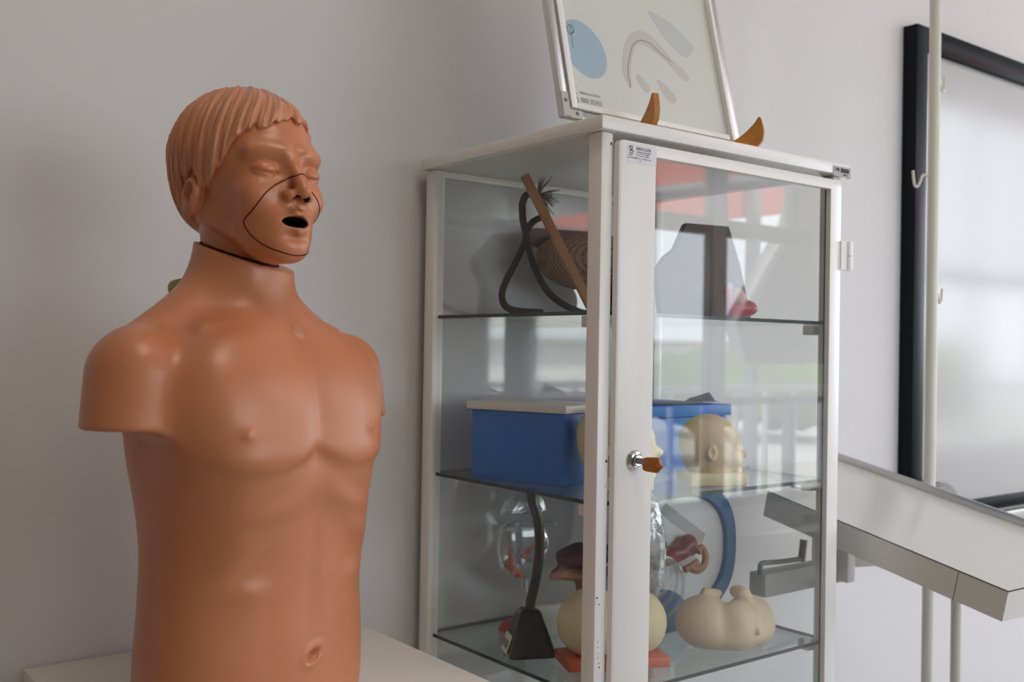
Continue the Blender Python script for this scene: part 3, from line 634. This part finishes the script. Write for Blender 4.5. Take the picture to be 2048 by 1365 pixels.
t=thing('red_organ_model','small red and flesh coloured organ model on the top shelf','anatomical model',(1.413,1.19,s1)); t.scale=(.85,.85,.85)
def redm(X,Y,Z):
    f=ell(X,Y,Z,(.028,0,.024),(.040,.028,.018)); f=smin(f,cap(X,Y,Z,(.03,0,.026),(.058,-.004,.034),.018,.004),.01); f=smin(f,cap(X,Y,Z,(.0,0,.01),(-.016,0,.058),.012,.008),.012)
    f=smax(f,-ell(X,Y,Z,(.014,-.01,.045),(.024,.022,.016)),.006); return smax(f,-Z,.004)
obj('red_cup',sdf(redm,(-.04,-.05,-.004),(.08,.05,.09),.002),'redv',t)
obj('flesh_core',sdf(lambda X,Y,Z:smin(ell(X,Y,Z,(.016,.004,.047),(.022,.018,.020)),ell(X,Y,Z,(-.014,.0,.066),(.009,.008,.010)),.006),(-.03,-.03,.015),(.05,.03,.09),.002),'flesh',t)['label']='flesh coloured rounded core'

# ---------------------------------------------------------------- middle shelf
t=thing('storage_box','blue plastic box with a flat white lid on the middle shelf','box',(1.078,1.247,s2),math.atan2(.054,.18))
bm=bmesh.new(); addbox(bm,0,.135,0,.188,0,.116,bev=.003); obj('box_body',bm2me(bm,smooth=True),'blue',t)
obj('lid',box(-.006,.141,-.006,.194,.1165,.1295,.0015),'lid',t)['label']='white lid'
t=thing('storage_box','blue plastic box with a blue rim and papers on top, behind the baby head','box',(1.268,1.29,s2))
obj('box_body',box(0,.252,0,.18,0,.100,.003),'blue',t); obj('rim',box(-.006,.258,-.006,.186,.101,.122,.002),'blue',t)
def crumple():
    bm=bmesh.new(); nx,ny=24,12; V={}
    for i in range(nx+1):
        for j in range(ny+1):
            u=i/nx; v=j/ny; h=.001+.0012*(1+math.sin(u*9+v*4))+.018*math.exp(-((u-.84)/.045)**2)*(1-v*.6)+.010*max(0,.09-u)/.09
            V[i,j]=bm.verts.new((.01+u*.215,.004+v*.05,h))
    for i in range(nx):
        for j in range(ny): bm.faces.new((V[i,j],V[i+1,j],V[i+1,j+1],V[i,j+1]))
    r=bmesh.ops.solidify(bm,geom=list(bm.faces),thickness=.0004); return bm2me(bm)
tag(obj('crumpled_paper',crumple(),'paper',None,(1.285,1.29,s2+.1232)),'crumpled sheet of paper lying on the blue rimmed box','paper')

def babyhead(X,Y,Z):                                  # faces +x
    ay=np.sqrt(Y*Y+1e-7)
    f=ell(X,Y,Z,(-.006,0,.062),(.052,.044,.046)); f=smin(f,ell(X,Y,Z,(.018,0,.040),(.034,.034,.036)),.015); f=smin(f,ell(X,Y,Z,(-.012,0,.034),(.040,.036,.036)),.015)
    f=smax(f,-ell(X,ay,Z,(.047,.017,.050),(.010,.011,.008)),.008); f=smin(f,ell(X,ay,Z,(.036,.016,.050),(.010,.009,.007)),.003)
    f=smin(f,cap(X,ay,Z,(.042,.006,.0615),(.036,.026,.060),.004,.004),.008)
    f=smin(f,ell(X,Y,Z,(.053,0,.040),(.009,.008,.007)),.006); f=smin(f,ell(X,ay,Z,(.036,.016,.030),(.016,.014,.012)),.008)
    f=smin(f,ell(X,Y,Z,(.050,0,.027),(.006,.013,.004)),.004); f=smin(f,ell(X,Y,Z,(.050,0,.0215),(.006,.011,.0035)),.002)
    f=smin(f,ell(X,Y,Z,(.043,0,.010),(.010,.012,.009)),.008)
    ear=smax(ell(X,ay,Z,(-.004,.042,.044),(.009,.006,.015)),-ell(X,ay,Z,(-.003,.048,.045),(.005,.005,.009)),.002); f=smin(f,ear,.003)
    f=smin(f,cap(X,Y,Z,(0,0,.0),(0,0,.02),.024,.026),.012)
    return smax(f,-Z-.006,.002)
mh=sdf(babyhead,(-.065,-.06,-.012),(.07,.06,.115),.0022)
mb=box(-.049,.051,-.034,.034,0,.0215,.004)
for (x,y,rz,lab,sc) in ((1.318,1.150,-26,'cream baby head model on a block base, right of the door key',.95),(1.142,1.190,-32,'cream baby head model partly hidden behind the cabinet door stile and lock',1.15)):
    t=thing('baby_head_model',lab,'anatomical model',(x,y,s2),R(rz),'cream baby head models on the middle shelf')
    o=obj('base',mb.copy(),'cream',t); o=obj('head',mh.copy(),'cream2' if sc<1 else 'cream',t,(0,0,.0135),(0,0,R(-18))); o.scale=(sc,sc,sc)

# ---------------------------------------------------------------- bottom visible shelf
def pelvis(X,Y,Z):
    f=ell(X,Y,Z,(-.042,.008,.047),(.050,.054,.047)); f=smin(f,ell(X,Y,Z,(.045,.008,.046),(.042,.050,.046)),.008); f=smin(f,ell(X,Y,Z,(0,0,.030),(.082,.052,.032)),.012)
    f=smin(f,ell(X,Y,Z,(.004,-.024,.045),(.038,.034,.045)),.010)
    f=smin(f,cap(X,Y,Z,(.022,-.010,.098),(.036,-.030,.072),.0145,.007),.007); f=smin(f,ell(X,Y,Z,(.020,.004,.100),(.017,.012,.012)),.004)
    f=smin(f,cap(X,Y,Z,(.036,-.030,.072),(.030,-.056,.040),.006,.004),.006)
    f=smin(f,cap(X,Y,Z,(-.035,.02,.098),(-.012,.016,.095),.008,.007),.01)
    f=smax(f,-cap(X,Y,Z,(-.010,-.004,.104),(-.001,.0,.10),.009,.006),.012)
    return smax(f,-Z,.008)
mp=sdf(pelvis,(-.105,-.075,-.004),(.10,.085,.13),.0026)
t=thing('pelvic_model','pale cream pelvic model at the right of the lower shelf, beside the blue ring','anatomical model',(1.378,1.160,s3),R(-24)); t.scale=(.97,.97,.93); obj('body',mp,'cream2',t)
obj('round_sticker',orient(lathe([(0,0),(.008,0),(.008,.0004),(0,.0004)],16),(.96,.28,0),(0,0,1),(.28,-.96,0),(.034,-.0475,.034)),'labelp',t)['label']='small pale round sticker'
t=thing('pelvic_model','round cream pelvic model on a red orange base behind the door stile','anatomical model',(1.154,1.210,s3),R(-24))
obj('base',box(-.085,.085,-.042,.042,0,.0165,.003),'redor',t)['label']='red orange base plate'
def pel2(X,Y,Z):
    f=ell(X,Y,Z,(-.035,0,.066),(.056,.052,.055)); f=smin(f,ell(X,Y,Z,(.040,0,.064),(.050,.050,.052)),.007); return smax(f,.0168-Z,.004)
obj('body',sdf(pel2,(-.105,-.065,.010),(.105,.065,.135),.003),'cream',t)

t=thing('gooseneck_stand','glossy black stand with a weighted base and bent arm on the lower shelf','stand',(1.074,1.325,s3))
def basef(X,Y,Z):
    k=np.clip(Z/.085,0,1); w=.041-.027*k; return smax(smax((np.abs(X)-w)*.93,(np.abs(Y)-w)*.93,.006),smax(Z-.075,-Z,.004),.008)
obj('base',sdf(basef,(-.06,-.06,-.006),(.06,.06,.09),.0025),'black',t,rot=(0,0,R(-25)))
arm=spline([(0,0,.060),(.004,0,.085),(.014,-.002,.130),(.018,-.004,.180),(.014,-.002,.220),(.004,.0,.250),(.001,0,.2715)],8)
obj('arm',tube(arm,.0085,14),'black',t)
bm=bmesh.new(); addbox(bm,-.0185,.0185,-.0006,.0006,0,.030); lb=obj('barcode_label',bm2me(bm),'lid',t,(-.0375,.0175,.006),(R(-19),0,R(-115))); lb['label']='white barcode label'
bm=bmesh.new(); xx=-.016
while xx<.015: wd=random.choice([.0006,.001,.0014]); addbox(bm,xx,xx+wd*.7,-.0009,-.0006,.007,.020); xx+=wd+random.choice([.0013,.0020])
obj('barcode_print',bm2me(bm),'ink',lb)

t=thing('clear_pelvis_model','transparent plastic pelvis model with an orange insert behind the black arm','anatomical model',(1.163,1.455,s3))
obj('foot',sdf(lambda X,Y,Z:smax(ell(X,Y,Z,(-.015,0,.0),(.034,.022,.020)),-Z,.003),(-.06,-.04,-.004),(.04,.04,.03),.003),'redor',t)['label']='red orange foot'
obj('stem',tube(spline([(0,0,.010),(.010,0,.045),(.004,0,.075),(.008,0,.10)],6),[.006]*19,10),'clearpl',t)
def shell(f,th): return lambda X,Y,Z:np.abs(f(X,Y,Z))-th
obj('bowl',sdf(lambda X,Y,Z:smax(np.abs(ell(X,Y,Z,(0,0,.148),(.054,.022,.058))-.003*np.sin(X*120))-.0022,Z-.188,.002),(-.065,-.035,.08),(.065,.035,.20),.0028),'clearpl',t)
obj('dome',tube([(.050*math.cos(a),.01*math.sin(a*2),.205+.040*math.sin(a)) for a in np.linspace(0,math.pi,28)],.0016,8),'clearpl',t)
obj('dome_shell',sdf(lambda X,Y,Z:smax(np.abs(ell(X,Y,Z,(0,0,.205),(.050,.016,.040)))-.0016,.206-Z,.002),(-.06,-.025,.195),(.06,.025,.255),.0026),'clearpl',t)
obj('roof_plate',extrude_poly([(-.056,.184),(-.052,.190),(-.012,.214),(.010,.214),(.058,.190),(.060,.184)],-.026,-.022,.001),'clearpl',t)
obj('rim',tube([(.055*math.cos(a),-.024+.0*a,.186+.006*math.sin(a)) for a in np.linspace(0,2*math.pi,36,endpoint=False)],.0019,8,closed=True),'clearpl',t)
obj('orange_insert',sdf(lambda X,Y,Z:smin(smin(cap(X,Y,Z,(-.034,-.005,.118),(-.014,-.005,.098),.009,.008),cap(X,Y,Z,(-.034,-.005,.118),(-.030,-.005,.145),.007,.003),.006),cap(X,Y,Z,(.0,-.005,.130),(.03,-.005,.150),.006,.004),.01)+.002*np.sin(X*300)*np.sin(Z*300),(-.055,-.03,.08),(.05,.02,.17),.0025),'redor',t)['label']='orange organ insert'
t=thing('placenta_model','purple brown folded organ model over a white block on the lower shelf','anatomical model',(1.245,1.40,s3))
def plac(X,Y,Z): return smin(ell(X,Y,Z,(.02,0,.128),(.062,.04,.022))-.004*np.sin(X*110+1)*np.cos(Y*70),cap(X,Y,Z,(-.055,0,.106),(0,0,.118),.005,.012),.012)
obj('upper_lobe',sdf(plac,(-.08,-.055,.09),(.10,.055,.165),.0028),'purple',t)
obj('lower_lobe',sdf(lambda X,Y,Z:smax(smin(smin(ell(X,Y,Z,(.02,-.0,.098),(.055,.038,.014)),cap(X,Y,Z,(-.062,-.004,.100),(-.01,0,.102),.006,.012),.01),cap(X,Y,Z,(.03,0,.022),(.03,0,.095),.022,.024),.02),-Z,.004),(-.08,-.05,-.004),(.09,.05,.13),.003),'tanv',t)['label']='tan lower lobe and column'
obj('white_block',orient(box(-.062,.022,-.010,.016,.001,.052,.001),(.95,-.3,0),(.3,.95,0),(0,0,1),(-.045,-.008,0)),'lid',t)['label']='off white block base'

t=thing('uterus_ring_model','blue rimmed oval white panel with a maroon uterus mounted in it','anatomical model',(1.398,1.302,s3))
# oval board
_ZC=.1365
def ov(a,rx,rz): 
    c,s=math.cos(a),math.sin(a); e=.80; return (rx*math.copysign(abs(c)**e,c),rz*math.copysign(abs(s)**e,s))
bm=bmesh.new(); N=72; rings=[]
for rx,rz,y in ((.158,.130,.006),(.158,.130,-.008),(.155,.127,-.011),(.130,.103,-.011),(.128,.101,-.008),(.128,.101,.006)):
    rings.append([bm.verts.new((ov(2*math.pi*k/N,rx,rz)[0],y,_ZC+ov(2*math.pi*k/N,rx,rz)[1])) for k in range(N)])
for i in range(6):
    a=rings[i];b_=rings[(i+1)%6]
    for k in range(N): bm.faces.new((a[k],a[(k+1)%N],b_[(k+1)%N],b_[k]))
obj('rim',bm2me(bm,smooth=True,ang=40),'steelblue',t)['label']='blue oval rim'
obj('panel',extrude_poly([(lambda q:(q[0],_ZC+q[1]))(ov(2*math.pi*k/N,.1278,.1008)) for k in range(N)],-.002,.004),'white',t)
obj('grey_stripe',extrude_poly([(-.046,.211),(-.030,.228),(.078,.162),(.066,.143)],-.0026,-.0021),'greystripe',t)
obj('foot',sdf(lambda X,Y,Z:smax(ell(X,Y,Z,(-.05,0,.0),(.092,.03,.075)),-Z,.004),(-.15,-.04,-.004),(.06,.04,.09),.0035),'steelblue',t)['label']='blue foot'
def ut(X,Y,Z):
    f=cap(X,Y,Z,(-.060,-.016,.128),(-.010,-.018,.140),.014,.016); f=smin(f,ell(X,Y,Z,(.010,-.020,.150),(.022,.018,.021)),.010); f=smin(f,cap(X,Y,Z,(-.08,-.014,.132),(-.06,-.016,.127),.006,.010),.01)
    return f+.0012*np.sin(X*170)*np.sin(Z*150)
obj('uterus',sdf(ut,(-.10,-.05,.09),(.05,.01,.19),.0022),'maroon',t)
cv=spline([(.004,-.030,.112),(.020,-.034,.106),(.038,-.034,.112),(.045,-.032,.130),(.036,-.030,.144),(.026,-.030,.138)],6)
obj('tube_coil',join([tube(cv,.0065,10),tube([p+np.array([-.003,-.003,.003]) for p in cv],.0055,10),tube(spline([(-.008,-.030,.110),(.006,-.032,.115),(.022,-.034,.122)],6),.006,10)]),'tanv',t)['label']='tan coiled tube'
bl=[]
for k in range(5):
    rr=.028+.012*k; bl.append(tube([(-.100+rr*.95*math.cos(a),-.030-.004*k,.130-.010*k+rr*.75*math.sin(a)) for a in np.linspace(-1.9,1.2,26)],.0028,8))
obj('clear_folds',join(bl),'clearpl',t)['label']='clear plastic folds'
obj('clear_cone',sdf(lambda X,Y,Z:smax(np.abs(ell(X,Y,Z,(-.11,-.03,.15),(.045,.025,.10)))-.002,-Z+.01,.002),(-.17,-.065,.0),(-.05,.01,.26),.0035),'clearpl',t)

# ---------------------------------------------------------------- whiteboard on the wall
t=thing('whiteboard','black framed whiteboard mounted on the wall behind the pole','whiteboard',(3.55,1.527,1.42))
wx0,wx1,wz0,wz1=-.997,1.0,z(-.448)-1.42,z(.899)-1.42
obj('frame',boxes([(wx0,wx0+.055,0,.042,wz0,wz1),(wx1-.055,wx1,0,.042,wz0,wz1),(wx0+.055,wx1-.055,0,.042,wz1-.062,wz1),(wx0+.055,wx1-.055,0,.042,wz0,wz0+.035)],.002),'blackframe',t)
obj('writing_surface',box(wx0+.05,wx1-.05,.018,.040,wz0+.03,wz1-.055),'wbsurf',t)
obj('pen_tray',boxes([(wx0+.12,wx1-.2,-.045,.0,wz0-.016,wz0-.006),(wx0+.12,wx1-.2,-.049,-.045,wz0-.016,wz0+.002)],.001),'alu',t)
# ---------------------------------------------------------------- IV pole
t=thing('iv_pole','tall cream painted drip pole with bent wire hooks in front of the whiteboard','pole',(2.085,1.205,0))
obj('pole',tube([(0,0,.06),(0,0,2.35)],.0122,20),'pole',t)
def hook(ang,zz,s=1.0):
    P=spline([(0,0,.0),(.020,0,.004),(.028,0,.002),(.034,0,-.012),(.040,0,-.022),(.047,0,-.020),(.050,0,-.006),(.052,0,.012)],6); me=tube([(p[0]*s,p[1],p[2]*s) for p in P],.0028,8)
    o=obj('hook',me,'pole',t,(0,0,z(zz)),(0,0,R(ang)))
    return o
hook(158,.388);hook(4,.602,.9);hook(4,.138,.9)
for k in range(5):
    a=2*math.pi*k/5; obj('base_leg',tube([(0,0,.08),(.12*math.cos(a),.12*math.sin(a),.05),(.26*math.cos(a),.26*math.sin(a),.03)],[.012,.011,.010],10),'pole',t)
# ---------------------------------------------------------------- tilted exam table
v1=Vector((.04915581,.97906516,.19752247)); hh=Vector((.99874201,-.05014372,0)); nn=Vector((-.00990451,-.19727399,.98029836)); P0=Vector((1.6185142,.8,z(-.36860243)))
t=thing('exam_table','tilted white topped examination table with steel sides, right of the cabinet','table',P0)
def TT(name,me,m,**k): return obj(name,orient(me,hh,v1,nn,(0,0,0)),m,t)
TL=.50; TW=.402
TT('tabletop',box(.002,TW-.002,.002,TL-.002,-.006,-.0005),'trayw')
TT('side_apron',boxes([(0,.0018,0,.0860,-.050,0),(0,.0018,.0868,TL,-.050,0),(TW-.0018,TW,0,TL,-.050,0),(.0018,TW-.0018,0,.0018,-.050,0),(.0018,TW-.0018,TL-.0018,TL,-.050,-.0065)]),'trayapron')
TT('edge_seal',boxes([(-.0006,.0014,-.0006,TL,0,.0012),(.0014,TW,-.0006,.0014,0,.0012),(-.0004,.0016,.0860,.0868,-.050,0)]),'dark')
bm=bmesh.new(); n=20
for k in range(n):
    y0=TL*1.4*k/n-.0
me=boxes([(TW-.003,TW+.004,-.10,TL+.16,-.004,.016)],.0012); TT('back_lip',me,'alu')
TT('end_leaf',box(.10,TW-.003,TL-.002,TL+.15,-.006,-.0005),'trayw')
bmz=z(-.452)-P0.z
obj('cross_beam',box(.010,.30,.480,.520,bmz-.024,bmz+.022,.003),'concrete',t)
obj('beam_bracket',box(.245,.272,.455,.545,bmz-.020,bmz+.085,.003),'trayapron',t)
obj('support_arm',orient(box(0,.20,-.012,.012,-.011,.011,.001),(.93,-.35,.0),(.35,.93,0),(0,0,1),(.272,.50,bmz+.014)),'trayapron',t)
obj('crank',join([tube(spline([(.013,.495,bmz+.020),(.013,.495,bmz+.032),(.022,.497,bmz+.040),(.08,.50,bmz+.036),(.150,.50,bmz+.034)],5),.0052,10),tube([(.150,.50,bmz+.028),(.157,.50,bmz+.072)],.0075,12)]),'greypl',t)['label']='grey bent crank handle'
for x,y in ((.40,.265),(.395,.02),(.02,.30)):
    pass
obj('leg',tube([(.392,.300,-P0.z),(.392,.300,.0)],.0105,12),'pole',t)
obj('leg',tube([(.392,.02,-P0.z),(.392,.02,-.06)],.0105,12),'pole',t)
obj('column',box(.151,.176,.44,.47,-P0.z,bmz+.0,.002),'trayapron',t)
# ---------------------------------------------------------------- rounded dispenser on the wall
t=thing('wall_dispenser','grey round topped dispenser on the wall below the whiteboard corner','dispenser',(2.615,1.57,z(-.503)))
obj('housing',extrude_poly([(-.10,0)]+[(.10*math.cos(a),.075+.09*math.sin(a)) for a in np.linspace(math.pi,0,24)]+[(.10,0)],-.10,-.012,.006),'greypl',t)
obj('wall_plate',box(-.05,.05,-.011,-.001,.01,.12,.003),'greypl',t)
